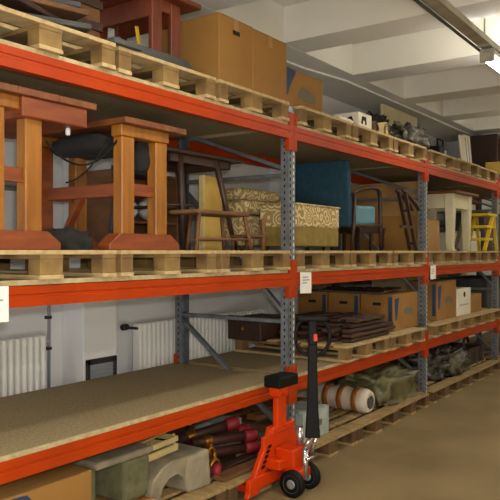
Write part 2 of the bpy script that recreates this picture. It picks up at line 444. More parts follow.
LAMPS = [(-1.6,), (2.0,), (5.93,), (9.7,), (12.8,)]
lamp0 = None
for i, (x,) in enumerate(LAMPS):
    lab = 'lit fluorescent batten hanging below the cable tray'
    if lamp0 is None:
        lamp0 = thing('ceiling_lamp', lab, 'lamp', (x, 1.72, 3.30), 0, 'fluorescent battens on the cable tray')
        MB().box(0, 1.25, -0.05, 0.05, 0.045, 0.09, 0.006).build('housing', M['lampw'], lamp0)
        [MB().box(xx, xx+0.03, -0.06, 0.06, -0.02, 0.09, 0.004).build('end_cap', M['tray'], lamp0) for xx in (0.0, 1.22)]
        MB().tube([(0.03,-0.03,0.012),(1.22,-0.03,0.012)], 0.016, 12).build('tube', M['tube'], lamp0)
        MB().tube([(0.03,0.03,0.012),(1.22,0.03,0.012)], 0.016, 12).build('tube', M['tube'], lamp0)
    else: dup(lamp0, (x, 1.72, 3.30), 0, lab)
ct = thing('soffit_conduit', 'thin pale cable pipe running along the grey ceiling girder', 'pipe', (0, 3.62, 3.60))
MB().tube([(4.5,0.12,0.0),(6.2,0.1,0.0),(7.0,-0.02,0.0),(14.5,-0.05,0.0)], 0.013, 8).build('pipe_run', M['soffit'], ct)

# ------------------------------------------------------------------ generic builders
def carton(name, label, x0, x1, y0, y1, z0, z1, m=None, hole=None, seam=True, prints=None, lid=False, cat='box', group=None, rz=0, flaps=True, ms=None):
    cx, cy = (x0+x1)/2, (y0+y1)/2; w, d, h = (x1-x0)/2, (y1-y0)/2, z1-z0
    t = thing(name, label, cat, (cx, cy, z0), rz, group); m = m or M['card']
    b = MB().box(-w, w, -d, d, 0, h - (0.003 if flaps else 0), 0.004)
    b.build('carton_body', m, t)
    if flaps:
        k = MB(); k.box(-w, w, -d, -0.002, h-0.003, h, 0.0008); k.box(-w, w, 0.002, d, h-0.003, h, 0.0008); k.build('flap', m, t)
    if lid:
        MB().box(-w-0.004, w+0.004, -d-0.004, d+0.004, h-0.06, h+0.003, 0.003).build('lid', ms or m, t)
    if hole == 'x':
        MB().box(-w-0.006, -w+0.002, -0.045, 0.045, h*0.68, h*0.68+0.03, 0.002).build('hand_hole', M['slot'], t)
    if hole == 'y':
        MB().box(-0.04, 0.04, -d-0.003, -d+0.002, h*0.76, h*0.76+0.03, 0.001).build('hand_hole', M['slot'], t)
    if seam:
        MB().box(-0.025, 0.025, -d-0.0012, -d+0.001, h*0.82, h, 0).build('tape_strip', M['cardl'], t)
    for nm, face, poly, pm in (prints or []):
        if face == 'y': MB().prism([(-w+u*2*w, v_*h) for u, v_ in poly], -d-0.0025, -d+0.001, 'y').build(nm, pm, t)
        else: MB().prism([(-d+u*2*d, v_*h) for u, v_ in poly], -w-0.0055, -w+0.001, 'x').build(nm, pm, t)
    return t

def trestle_table(name, label, x, y, z, W=0.30, L=0.75, H=0.74, foot=0.56, post=0.10, top=(-0.33, 0.33), topm=None, pm=None, fm=None, mid=0.47, group=None, motor=False, drawer=None, rails=True):
    # origin: centre of the front trestle at the base; the table runs back along +y
    t = thing(name, label, 'table', (x, y, z), 0, group); pm = pm or M['oakw']; fm = fm or M['redw']; topm = topm or M['topw']
    for yy in (0.0, L - 0.08):
        f = MB(); f.prism([(-foot/2,0),(foot/2,0),(foot/2,0.035),(foot/2-0.08,0.095),(-foot/2+0.08,0.095),(-foot/2,0.035)], yy-0.01, yy+0.09, 'y', 0.004)
        f.build('foot', fm, t)
        for s in (-1, 1):
            MB().box(s*W/2-post/2, s*W/2+post/2, yy, yy+0.075, 0.09, H-0.10, 0.006).build('leg', pm if yy == 0 or s > 0 else fm, t)
        MB().box(-W/2-post/2-0.01, W/2+post/2+0.01, yy-0.006, yy+0.08, H-0.10, H-0.035, 0.005).build('head_rail', pm, t)
        MB().box(-W/2+post/2-0.02, W/2-post/2+0.02, yy+0.02, yy+0.055, H*mid-0.035, H*mid+0.035, 0.003).build('cross_rail', fm, t)
    if rails:
        MB().box(-W/2-0.015, -W/2+0.015, 0.06, L-0.1, H*mid-0.04, H*mid+0.035, 0.003).build('stretcher', fm, t)
        MB().bar((-W/2+0.04, L-0.2, 0.10), (-W/2+0.04, L*0.55, H*mid-0.03), 0.03, 0.05, (1,0,0)).build('diagonal_brace', fm, t)
    m = MB(); n = 3
    for k in range(n):
        a = top[0] + (top[1]-top[0])*k/n; b = top[0] + (top[1]-top[0])*(k+1)/n
        m.box(a+0.0005, b-0.0005, -0.05, L+0.06, H-0.035, H, 0.003)
    m.build('table_top', topm, t)
    if drawer:
        a, b, hh = drawer
        d_ = MB().box(a, b, -0.035, L*0.8, H-0.035-hh, H-0.035, 0.006); d_.build('drawer', fm, t)
    return t

def straight(x0, x1, y0, y1, z0, z1, bev=0.004): return MB().box(x0, x1, y0, y1, z0, z1, bev)

# ------------------------------------------------------------------ MIDDLE SHELF, first bay
t1 = trestle_table('trestle_table', 'tall honey wood trestle table with a drawer box under its thick top', 2.055, 2.815, MZ, W=0.215, L=0.75, H=0.775, foot=0.53, top=(-0.27, 0.47), drawer=(0.014, 0.418, 0.10), rails=False)
t2 = trestle_table('trestle_table', 'honey wood trestle table with two posts, black gear slung under its top', 2.945, 2.815, MZ, W=0.277, L=0.79, H=0.745, foot=0.58, top=(-0.21, 0.31))
m = MB().blob((-0.08,0.36,0.625), (0.15,0.26,0.06), 3, 0.25, 3, 0.6); m.build('slung_gear', M['blackcloth'], t2)
MB().blob((0.08,0.12,0.56), (0.07,0.07,0.10), 5, 0.2, 3, 0.7).build('slung_gear', M['blackcloth'], t2)
wr = thing('hanging_cable', 'thin black cable drooping between the two trestle tables', 'cable', (0,0,MZ))
def droop(p, q, sag, n=14): return [tuple(Vector(p).lerp(Vector(q), k/n) - Vector((0,0,sag*4*(k/n)*(1-k/n)))) for k in range(n+1)]
MB().tube(droop((2.30,2.9,0.56),(2.76,2.86,0.62),0.13), 0.006, 6).tube(droop((2.70,2.87,0.62),(2.38,2.84,0.35),0.05), 0.005, 6).build('cable_run', M['black'], wr)
MB().lathe([(0.0015,0),(0.012,0.004),(0.013,0.03),(0.009,0.045)], (2.41,2.86,0.60), 'z', 10).build('cable_plug', M['globe'], wr)
c = MB().blob((2.49,2.99,MZ+0.02), (0.13,0.14,0.085), 9, 0.5, 2.2, 0.7, MZ, crease=0.5); tag(c.build('folded_cloth', M['blackcloth']), 'crumpled black cloth lying on the pallet between the trestle tables', 'cloth')
t = thing('tripod_stand', 'folded black metal stand leaning beside the trestle posts', 'stand', (2.96,3.08,MZ))
MB().bar((-0.06,0,0.0),(0.04,0.0,0.5),0.02,0.02).build('leg', M['dark'], t); MB().bar((-0.02,0.05,0.0),(0.06,0.03,0.5),0.02,0.02).build('leg', M['dark'], t)
MB().box(0.01,0.09,-0.02,0.05,0.49,0.52).build('stand_head', M['dark'], t)

# dark low table with splayed legs
t = thing('dark_table', 'dark walnut table with thin splayed legs, over the low stool', 'table', (3.80, 3.07, MZ))
MB().box(-0.42,0.43,-0.03,0.50,0.655,0.685,0.006).build('table_top', M['darkw'], t)
m = MB(); m.box(-0.36,0.33,0.01,0.03,0.60,0.655); m.box(-0.36,0.33,0.43,0.45,0.60,0.655); m.box(-0.36,-0.34,0.01,0.45,0.60,0.655); m.box(0.31,0.33,0.01,0.45,0.60,0.655); m.build('apron', M['darkw'], t)
for (a, b) in (((-0.215,0.0,0.0),(-0.235,0.02,0.66)), ((0.38,0.0,0.0),(0.16,0.02,0.66)), ((-0.36,0.46,0.0),(-0.30,0.42,0.66)), ((0.38,0.46,0.0),(0.26,0.42,0.66))):
    MB().tube([a, b], [0.017, 0.025], 10).build('leg', M['darkw'], t)
MB().tube([(-0.225,0.01,0.3),(-0.33,0.44,0.3)], 0.012, 8).build('stretcher', M['darkw'], t)
MB().tube([(-0.50,0.01,0.30),(-0.1,0.01,0.31)], 0.011, 8).build('stretcher', M['darkw'], t)
# low stool
t = thing('low_stool', 'low brown wooden stool with splayed legs in front of the yellow board', 'stool', (3.665, 2.79, MZ))
MB().box(-0.30,0.28,-0.02,0.22,0.235,0.262,0.01,2).build('seat', M['brownw'], t)
for (x, y, dx, dy) in ((-0.26,0.0,-0.05,-0.02), (0.24,0.0,0.05,-0.02), (-0.10,0.20,-0.03,0.01), (0.24,0.20,0.04,0.01)):
    MB().tube([(x+dx,y+dy,0),(x,y,0.24)], [0.012,0.015], 8).build('leg', M['brownw'], t)
MB().tube([(-0.295,-0.01,0.075),(0.285,-0.01,0.075)], 0.009, 8).build('stretcher', M['brownw'], t)
MB().tube([(-0.12,0.208,0.075),(0.27,0.208,0.075)], 0.009, 8).build('stretcher', M['brownw'], t)
# small post chair fragment
t = thing('low_bench', 'small dark brown wooden bench with a turned arm post beside the stool', 'bench', (4.05, 2.80, MZ))
MB().box(-0.04,0.16,0.0,0.20,0.095,0.115,0.004).build('seat', M['brownw'], t)
MB().lathe([(0.016,0),(0.018,0.1),(0.012,0.13),(0.019,0.2),(0.022,0.21),(0.022,0.225),(0.01,0.235)], (0.13,0.02,0), 'z', 12).build('arm_post', M['brownw'], t)
for p in ((-0.025,0.02),(-0.025,0.18),(0.14,0.18)): MB().tube([(p[0],p[1],0),(p[0],p[1],0.1)], 0.012, 8).build('leg', M['brownw'], t)
# yellow board and things behind
t = thing('yellow_board', 'upright pale yellow board standing behind the low stool', 'board', (4.10, 3.24, MZ))
MB().box(-0.11,0.11,-0.02,0.02,0,0.56,0.004).build('board_face', M['foam'], t); MB().box(-0.12,-0.105,-0.025,0.025,0,0.56,0.003).build('edge_strip', M['creamw'], t)
t = thing('brown_cabinet', 'open brown wooden cabinet turned on its side, behind two trestle posts', 'cabinet', (3.86, 3.60, MZ))
MB().box(-0.42,0.28,0.28,0.30,0,0.58).build('back_panel', M['brownw'], t)
for x in (-0.42, 0.26): MB().box(x,x+0.02,0,0.28,0,0.58).build('side_panel', M['brownw'], t)
for z in (0.0, 0.20, 0.56): MB().box(-0.40,0.26,0.0,0.28,z,z+0.02).build('shelf', M['brownw'], t)
for i, x in enumerate((-0.16, 0.10)):
    g_ = thing('porcelain_globe', ('white porcelain lamp globe on the cabinet shelf, smaller one', 'white porcelain lamp globe on the cabinet shelf beside the yellow board')[i], 'lamp globe', (3.86+x, 3.73, MZ+0.22))
    r = (0.085, 0.105)[i]
    MB().lathe([(0.04,0),(0.045,0.012)] + [(max(0.012, r*math.sin(a)), 0.012+r*0.9*(1-math.cos(a))) for a in [0.5+k*0.26 for k in range(10)]], (0,0,0), 'z', 24).build('glass_globe', M['globe'], g_)
    MB().lathe([(0.042,0),(0.05,0.004),(0.05,0.016),(0.042,0.02)], (0,0,0), 'z', 20).build('fitter_ring', M['brass'], g_)

# scroll patterned seats
t = thing('patterned_ottoman', 'scroll-patterned ottoman with an olive skirt and short feet, behind the rack upright', 'ottoman', (4.78, 2.93, MZ))
MB().box(-0.005,0.80,-0.005,0.34,0.19,0.39,0.03,3).build('cushion', M['scroll'], t)
m = MB().tube([(0.0,-0.005,0.385),(0.795,-0.005,0.385),(0.795,0.335,0.385),(0.0,0.335,0.385),(0.0,-0.005,0.385)], 0.009, 6); m.build('piping', M['scroll'], t)
MB().box(0.005,0.79,0.003,0.33,0.035,0.20,0.012,2).build('skirt', M['olive'], t)
for p in ((0.06,0.03),(0.74,0.03),(0.06,0.30),(0.74,0.30)): MB().lathe([(0.014,0),(0.02,0.04)], (p[0],p[1],0), 'z', 10).build('foot', M['darkw'], t)
t = thing('patterned_armchair', 'scroll-patterned armchair with stacked loose cushions against the wall side', 'armchair', (4.66, 3.36, MZ))
MB().box(0,0.85,0,0.50,0.04,0.30,0.03,3).build('seat_base', M['scroll'], t)
MB().box(0.02,0.70,-0.02,0.45,0.31,0.43,0.055,4).build('seat_cushion', M['scroll'], t)
MB().box(0.0,0.62,0.0,0.46,0.43,0.53,0.045,4).build('loose_cushion', M['scroll'], t)
MB().box(0.70,0.85,0,0.50,0.28,0.50,0.05,3).build('backrest', M['scroll'], t)
for p in ((0.05,0.04),(0.8,0.04),(0.05,0.46),(0.8,0.46)): MB().lathe([(0.016,0),(0.022,0.05)], (p[0],p[1],0), 'z', 10).build('foot', M['darkw'], t)

# ------------------------------------------------------------------ MIDDLE SHELF, second bay
t = thing('blue_armchair', 'blue upholstered armchair with a tall back and curved dark wooden arms', 'armchair', (5.80, 2.93, MZ))
MB().hexa([(-0.02,0.0,0.225),(0.07,0.0,0.225),(0.07,0.61,0.225),(-0.02,0.61,0.225),(-0.09,-0.01,0.84),(-0.02,-0.01,0.84),(-0.02,0.62,0.85),(-0.09,0.62,0.85)], 0.022, 3).build('backrest', M['blue'], t)
MB().hexa([(0.05,0.02,0.24),(0.60,0.02,0.26),(0.60,0.59,0.26),(0.05,0.59,0.24),(0.05,0.02,0.43),(0.60,0.02,0.45),(0.60,0.59,0.45),(0.05,0.59,0.43)], 0.03, 3).build('seat_cushion', M['bluel'], t)
for y in (-0.02, 0.63):
    MB().tube([(0.0,y,0.52),(0.10,y,0.57),(0.25,y,0.60),(0.42,y,0.62),(0.53,y,0.62),(0.59,y,0.595),(0.61,y,0.53),(0.615,y,0.30),(0.62,y,0.0)], [0.018,0.018,0.019,0.02,0.022,0.023,0.022,0.02,0.014], 10).build('arm', M['darkw'], t)
    MB().tube([(0.04,y,0.54),(0.03,y,0.26),(-0.02,y,0.0)], [0.018,0.019,0.013], 10).build('leg', M['darkw'], t)
    MB().tube([(0.03,y,0.235),(0.615,y,0.255)], 0.014, 8).build('seat_rail', M['darkw'], t)
t = thing('slatted_table', 'low dark slatted table past the front legs of the blue armchair', 'table', (6.86, 3.18, MZ))
m = MB()
for k in range(5): m.box(-0.38,0.30,0.0+k*0.075,0.06+k*0.075,0.235,0.25,0.002)
m.build('slat_top', M['darkw'], t)
m = MB(); m.box(-0.35,0.27,0.0,0.02,0.19,0.235); m.box(-0.35,0.27,0.34,0.36,0.19,0.235); m.build('apron', M['darkw'], t)
for x in (-0.33, -0.05, 0.25):
    for y in (0.02, 0.34): MB().bar((x,y,0),(x,y,0.22),0.03,0.03).build('leg', M['darkw'], t)
t = thing('wooden_armchair', 'folded dark wooden chair frame with a sloping arm, tipped against the third upright', 'chair', (6.88, 2.79, MZ))
for y in (0.0, 0.07):
    MB().bar((0.19,y,0.0),(-0.12,y,0.60),0.035,0.03).build('leg', M['darkw'], t)
    MB().tube([(-0.19,y,0.62),(-0.12,y,0.61),(0.02,y,0.56),(0.16,y,0.50),(0.25,y,0.44)], [0.014,0.02,0.022,0.022,0.016], 8).build('arm', M['darkw'], t)
for z, x in ((0.08,0.148),(0.42,-0.027)): MB().bar((x,0.0,z),(x,0.07,z),0.025,0.025).build('stretcher', M['darkw'], t)
MB().bar((0.06,0.0,0.25),(-0.24,0.0,0.25),0.028,0.028).build('seat_rail', M['darkw'], t)
t = thing('cardboard_sheet', 'large tan cardboard sheet standing on edge behind the third upright', 'cardboard', (7.38, 2.90, MZ))
MB().box(0.0, 0.03, 0, 0.95, 0, 0.78, 0.002).build('sheet_face', M['cardl'], t)
MB().box(-0.012, 0.0, 0.0, 0.93, 0, 0.40, 0.002).build('folded_flap', M['card'], t)

# ------------------------------------------------------------------ MIDDLE SHELF, third bay
t = thing('white_table', 'cream painted table with an overhanging brown top', 'table', (8.58, 2.90, MZ))
MB().box(-0.05,0.86,-0.06,0.62,0.73,0.765,0.006).build('table_top', M['topw'], t)
m = MB(); m.box(0.05,0.72,0.02,0.045,0.545,0.73); m.box(0.05,0.72,0.54,0.565,0.545,0.73); m.box(0.02,0.045,0.05,0.54,0.545,0.73); m.box(0.70,0.725,0.05,0.54,0.545,0.73); m.build('apron', M['cream'], t)
for x in (0.0, 0.64):
    for y in (0.0, 0.48):
        MB().hexa([(x+0.02,y+0.02,0),(x+0.10,y+0.02,0),(x+0.10,y+0.10,0),(x+0.02,y+0.10,0),(x,y,0.73),(x+0.12,y,0.73),(x+0.12,y+0.12,0.73),(x,y+0.12,0.73)], 0.005).build('leg', M['cream'], t)
carton('cardboard_box', 'upright brown cardboard box beside the third upright, in front of the white table', 7.82, 8.22, 2.95, 3.25, MZ, MZ+0.37, M['cardl'])
t = thing('step_ladder', 'yellow wooden step ladder with flat treads past the white table', 'ladder', (9.66, 2.77, MZ))
for y in (0.0, 0.24):
    MB().bar((-0.22,y,0.0),(0.20,y,0.52),0.05,0.03).build('side_rail', M['yellowp'], t)
    MB().bar((0.36,y,0.0),(0.22,y,0.50),0.04,0.03).build('rear_leg', M['yellowp'], t)
for z, xa, xb in ((0.16,-0.20,0.12),(0.33,-0.16,0.28),(0.50,-0.10,0.34)):
    MB().box(xa,xb,-0.02,0.26,z-0.015,z+0.02,0.004).build('tread', M['yellowp'], t)
t = thing('wooden_chest', 'dark wooden chest behind the white table', 'chest', (8.6, 3.55, MZ))
MB().box(-0.35,0.42,0,0.36,0,0.36,0.006).build('chest_body', M['darkw'], t); MB().box(-0.36,0.43,-0.01,0.37,0.36,0.45,0.02,2).build('lid', M['darkw'], t)
for x in (-0.2,0.27): MB().box(x,x+0.03,-0.015,0.372,0.0,0.452,0.002).build('strap', M['dark'], t)
carton('white_box', 'plain white box between the white table legs and the yellow ladder', 9.50, 9.98, 3.32, 3.62, MZ, MZ+0.26, M['whitebox'])
carton('white_box', 'smaller white box in the shadow beyond the yellow ladder', 10.25, 10.72, 3.2, 3.6, MZ, MZ+0.30, M['whitebox'])
t = thing('leaning_plank', 'pale grey plank leaning behind the yellow ladder', 'plank', (9.45,3.16,MZ))
MB().bar((-0.02,0.0,0.05),(0.5,0.03,0.58),0.02,0.09).build('plank_face', M['stone'], t); MB().bar((0.42,0.027,0.515),(0.5,0.031,0.585),0.024,0.094).build('end_strip', M['creamw'], t)
t = thing('dark_cabinet', 'dark cabinet filling the middle shelf of the end bay', 'cabinet', (11.3,3.2,MZ))
MB().box(-0.5,0.9,0,0.6,0,0.62,0.006).build('cabinet_body', M['greyd'], t)
for x in (-0.48, 0.22): MB().box(x,x+0.66,-0.015,0.0,0.03,0.59,0.004).build('door', M['darkw'], t)

# ------------------------------------------------------------------ LOWER SHELF, second bay
wedge = [('blue_mark','y',[(0.04,0.86),(0.22,0.90),(0.13,0.30),(0.07,0.28)],M['print_blue']), ('grey_logo','y',[(0.42,0.42),(0.78,0.40),(0.80,0.52),(0.60,0.60),(0.40,0.55)],M['print_grey']),
         ('blue_stripe','x',[(0.04,0.12),(0.15,0.12),(0.15,0.92),(0.04,0.92)],M['print_blue'])]
for i, (y0, lab) in enumerate(((2.82,'cardboard archive box with blue wedge print, its long side facing the aisle'), (3.20,'cardboard archive box between the other two of its row'), (3.58,'cardboard archive box at the wall end of its row'))):
    carton('archive_box', lab, 6.53, 7.18, y0, y0+0.365, LZ, LZ+0.375, M['card'], hole='x', seam=False, prints=wedge, group='archive boxes on the lower shelf')
for i in range(4):
    o = MB()
    y = 2.95 + 0.2*i
    o.bar((6.30+0.05*i, y, 0), (7.12-0.06*i, y+0.12, 0.012), 0.16, 0.022); o.bar((6.5+0.05*i, y-0.06, 0.02), (6.56+0.05*i, y+0.12, 0.02), 0.03, 0.02)
    tag(o.build('dark_board', M['darkw'], loc=(0,0,LZ+0.393)), 'thin dark board lying on the archive boxes, ' + ('at the aisle edge','second from the aisle','third from the aisle','by the wall')[i], 'board', 'dark boards on the archive boxes')
# bundle of dark chair parts in front of the archive boxes
ROWN = ['bottom', 'second', 'third', 'fourth', 'topmost']; CN = ['first', 'second', 'third', 'fourth', 'fifth']
for r_ in range(5):
    for j in range(5):
        y = 2.80 + j*0.152 + R.uniform(-0.012, 0.012); z = LZ + 0.02 + r_*0.042
        x0 = 5.42 + R.uniform(-0.09, 0.10) + 0.03*r_; x1 = 6.38 + R.uniform(-0.12, 0.10) - 0.05*r_
        w_ = R.uniform(0.07, 0.12); dy = R.uniform(-0.02, 0.02); dz = R.uniform(-0.003, 0.003)
        o = MB().bar((x0, y, z), (x1, y+dy, z+dz), w_, 0.032, bev=0.006)
        for xx in (x0+R.uniform(0.08,0.2), x1-R.uniform(0.08,0.3)): o.bar((xx, y-w_*0.4, z+0.018), (xx+0.03, y+w_*0.4, z+0.018), 0.04, 0.008)
        tag(o.build('wooden_piece', M[('darkw','bundle','brownd')[(r_*2+j) % 3]]), 'dark brown wooden piece in the %s layer of the bundle, %s from the aisle' % (ROWN[r_], CN[j]), 'wooden piece', 'dark wooden pieces bundled on the lower shelf')
t = thing('wooden_box', 'dark brown open wooden box with a small knob on the lower shelf pallet', 'box', (5.40, 3.50, LZ))
m = MB(); m.box(-0.27,0.22,0,0.015,0.0,0.20); m.box(-0.27,0.22,0.31,0.325,0,0.20); m.box(0.205,0.22,0.015,0.31,0,0.20); m.box(-0.27,0.22,0.0,0.325,0,0.012); m.build('box_body', M['darkw'], t)
MB().box(-0.29,-0.27,-0.02,0.345,-0.0,0.22,0.005).build('front_panel', M['darkw'], t)
MB().lathe([(0.006,-0.32),(0.016,-0.315),(0.012,-0.29)], (0,0.16,0.11), 'x', 12).build('knob', M['brass'], t)
MB().box(-0.25,0.2,0.02,0.305,0.19,0.20).build('cover_board', M['darkw'], t)

# LOWER SHELF, third bay
carton('archive_box', 'cardboard archive box with blue wedge print, beside the third upright', 7.80, 8.47, 2.83, 3.20, LZ, LZ+0.46, M['card'], hole='x', seam=False, prints=wedge, group='archive boxes on the lower shelf')
t = carton('white_box', 'white archive box with a round black hole and a printed line', 8.53, 9.05, 2.83, 3.18, LZ, LZ+0.34, M['whitebox'], seam=False, prints=[('print_line','y',[(0.15,0.36),(0.85,0.36),(0.85,0.41),(0.15,0.41)],M['ink'])])
MB().lathe([(0.035,-0.179),(0.035,-0.172)], (0.0,0,0.26), 'y', 18).build('hand_hole', M['slot'], t)
carton('cardboard_box', 'small brown cardboard box beside the white archive box', 9.10, 9.55, 2.84, 3.15, LZ, LZ+0.24, M['card'])
t = thing('beige_board', 'large beige board standing behind the archive boxes', 'board', (9.2, 3.72, LZ))
MB().box(-1.2,0.62,0,0.025,0,0.50,0.003).build('panel_face', M['cream'], t); MB().box(0.60,0.64,-0.01,0.035,0,0.51,0.003).build('edge_strip', M['creamw'], t)
t = thing('grey_locker', 'dark grey steel locker on the lower shelf of the end bay', 'locker', (10.9, 3.0, PZ['lower']))
MB().box(-0.6,0.9,0,0.7,0,0.55,0.005).build('locker_body', M['greyd'], t)
for x in (-0.58, 0.17): MB().box(x,x+0.71,-0.012,0,0.02,0.53,0.003).build('door', M['greyd'], t)

# ------------------------------------------------------------------ TOP SHELF, first bay
BN = ['lowest', 'second', 'third', 'fourth', 'fifth', 'topmost']
spec = [((1.93,3.02),(2.58,2.98),0.18),((1.98,3.12),(2.57,2.90),0.16),((1.96,2.88),(2.56,3.08),0.12),((1.9,3.08),(2.58,2.95),0.15),((2.06,3.16),(2.57,2.98),0.14),((1.98,2.94),(2.52,3.14),0.12)]
for i, (a, b, w) in enumerate(spec):
    z = 0.02 + 0.046*i
    a_, b_ = Vector((*a, z)), Vector((*b, z + 0.012)); d_ = (b_-a_).normalized(); n_ = Vector((-d_.y, d_.x, 0))
    o = MB().bar(a_, b_, w, 0.03, bev=0.004); q = a_.lerp(b_, 0.1)
    o.bar(q - n_*w*0.4 + Vector((0,0,0.016)), q + n_*w*0.4 + Vector((0,0,0.016)), 0.04, 0.008)
    tag(o.build('old_board', M[['darkw','greyd','darkw','brownw','greyd','darkw'][i]], loc=(0,0,TZ)), 'old dark board in the heap on the top shelf, ' + BN[i] + ' of the heap', 'board', 'heap of dark boards on the top shelf')
c = MB().blob((2.14,3.52,TZ+0.14), (0.26,0.15,0.17), 4, 0.4, 2.4, 0.7, TZ, crease=0.4); tag(c.build('dark_tarpaulin', M['blackcloth']), 'bunched dark grey tarpaulin behind the heap of boards', 'tarpaulin')
t = thing('wooden_stool', 'upturned orange-brown wooden stool on top of the heap of boards', 'stool', (2.15, 2.96, TZ+0.285))
MB().lathe([(0.12,0),(0.14,0.008),(0.14,0.025),(0.12,0.032)], (0,0,0), 'z', 24).build('seat', M['oakw'], t)
for k in range(3):
    a = 0.5+k*2.1; MB().tube([(0.07*math.cos(a),0.07*math.sin(a),0.03),(0.13*math.cos(a),0.13*math.sin(a),0.30)], [0.018,0.013], 8).build('leg', M['oakw'], t)
t = thing('brown_crate', 'dark brown upright wooden crate beside the heap of boards', 'crate', (2.72, 3.06, TZ))
MB().box(-0.10,0.10,0,0.22,0,0.35,0.004).build('crate_body', M['brownw'], t)
m = MB()
for z in (0.03,0.16,0.29): m.box(-0.115,0.11,-0.015,0.0,z,z+0.05,0.003); m.box(-0.115,-0.10,0.0,0.22,z,z+0.05,0.003)
m.build('batten', M['darkw'], t)
# red brown trestle table on top
t = thing('mahogany_table', 'red-brown mahogany table with a deep apron, high on the top shelf', 'table', (3.05, 2.86, TZ))
MB().box(-0.12,0.385,-0.07,0.62,0.415,0.45,0.006).build('table_top', M['mahog'], t)
for q in ((0.005,0.03,0.035,0.47),(0.23,0.255,0.035,0.47)): MB().box(*q,0.295,0.415).build('apron', M['mahog'], t)
for q in ((0.088,0.172,0.005,0.03),(0.088,0.172,0.475,0.50)): MB().box(*q,0.34,0.415).build('apron', M['mahog'], t)
for x in (0.0, 0.172):
    for y in (0.0, 0.47): MB().box(x,x+0.088,y,y+0.035,0.085,0.415,0.005).build('leg', M['mahog'], t)
for y in (0.0, 0.43):
    MB().prism([(-0.18,0),(0.38,0),(0.38,0.03),(0.32,0.085),(-0.10,0.085),(-0.18,0.03)], y-0.01, y+0.10, 'y', 0.003).build('foot', M['greyd'], t)
o = MB().bar((3.135,3.03,TZ+0.04),(3.10,3.04,TZ+0.27),0.03,0.008); o.bar((3.132,3.031,TZ+0.06),(3.129,3.032,TZ+0.08),0.032,0.01); tag(o.build('yellow_stick', M['yellowp']), 'thin bright yellow slat leaning under the mahogany table', 'stick')
for i, (a, b) in enumerate((((2.78,3.25,0.02),(2.80,3.7,0.02)), ((2.62,2.80,0.015),(2.84,2.80,0.02)), ((3.52,2.90,0.015),(3.52,3.5,0.015)))):
    o = MB().bar(a, b, 0.13, 0.03); o.bar(Vector(a).lerp(Vector(b),0.2)+Vector((0.0,0.0,0.02)), Vector(a).lerp(Vector(b),0.24)+Vector((0,0,0.02)), 0.12, 0.012)
    tag(o.build('old_board', M['greyd'], loc=(0,0,TZ)), ('dark grey board lying behind the yellow slat', 'short dark board at the pallet edge under the mahogany table', 'dark board between the mahogany table and the cardboard boxes')[i], 'board')
# cardboard boxes
carton('cardboard_box', 'large plain cardboard box with a hand hole, beside the mahogany table', 3.60, 3.985, 2.78, 3.32, TZ, TZ+0.45, M['card'], hole='y')
t = carton('cardboard_box', 'large plain cardboard box with a small label, next to the rack upright', 3.99, 4.44, 2.78, 3.32, TZ, TZ+0.445, M['card'], prints=[('small_label','y',[(0.25,0.24),(0.40,0.24),(0.40,0.32),(0.25,0.32)],M['cardd'])])
# second bay
carton('printed_box', 'cardboard box with a dark blue curved print and grey logo', 4.64, 5.25, 2.92, 3.32, TZ, TZ+0.345, M['card'], seam=False,
       prints=[('blue_print','y',[(0.0,0.30),(0.06,0.36),(0.13,0.62),(0.26,0.93),(0.24,0.97),(0.0,0.985)],M['print_blue']), ('grey_logo','y',[(0.34,0.36),(0.78,0.34),(0.80,0.46),(0.62,0.62),(0.42,0.66),(0.32,0.48)],M['print_grey'])])
c = MB().blob((5.48,3.26,TZ+0.05), (0.20,0.14,0.12), 12, 0.4, 2.4, 0.7, TZ, crease=0.4); tag(c.build('dark_bag', M['blackcloth']), 'slumped black bag behind the flat white tray', 'bag')
t = thing('white_tray', 'flat white tray of papers at the pallet edge', 'tray', (5.55, 2.84, TZ))
m = MB(); m.box(-0.14,0.14,0,0.22,0,0.01); m.box(-0.14,0.14,0,0.008,0.01,0.06); m.box(-0.14,0.14,0.212,0.22,0.01,0.06); m.box(-0.14,-0.132,0.008,0.212,0.01,0.06); m.box(0.132,0.14,0.008,0.212,0.01,0.06); m.build('tray_body', M['whitebox'], t)
m = MB(); m.box(-0.125,0.12,0.015,0.205,0.012,0.07,0.002); m.build('papers', M['paper'], t)
t = carton('white_box', 'white box with bold black marks on the top shelf', 5.74, 6.02, 2.82, 3.08, TZ, TZ+0.155, M['whitebox'], seam=False,
       prints=[('black_mark','y',[(0.18,0.35),(0.30,0.30),(0.34,0.55),(0.46,0.55),(0.50,0.30),(0.60,0.36),(0.56,0.80),(0.26,0.80)],M['slot'])])
MB().prism([(-0.10,0.03),(-0.02,0.03),(0.0,0.10),(-0.06,0.12)], -0.1455, -0.139, 'x').build('black_mark', M['slot'], t)
for i, (x, y, z, m_) in enumerate(((6.32,2.92,0.085,'brownw'),(6.55,2.90,0.095,'creamw'))):
    t = thing('carpet_roll', ('rolled brown carpet lying on the top shelf', 'rolled beige carpet lying on the top shelf beside the plastic-wrapped bag')[i], 'carpet roll', (x, y, TZ))
    m = MB(); m.lathe([(0.02,0),(z,0.004),(z,0.6),(0.02,0.604)], (0,0,z), 'y', 22); m.build('roll', M[m_], t)
    m = MB(); m.tube([((z-0.012-0.055*a/14)*math.cos(a), -0.002, z+(z-0.012-0.055*a/14)*math.sin(a)) for a in [k*0.4 for k in range(36)]], 0.004, 5); m.build('spiral_edge', M['darkw'], t)
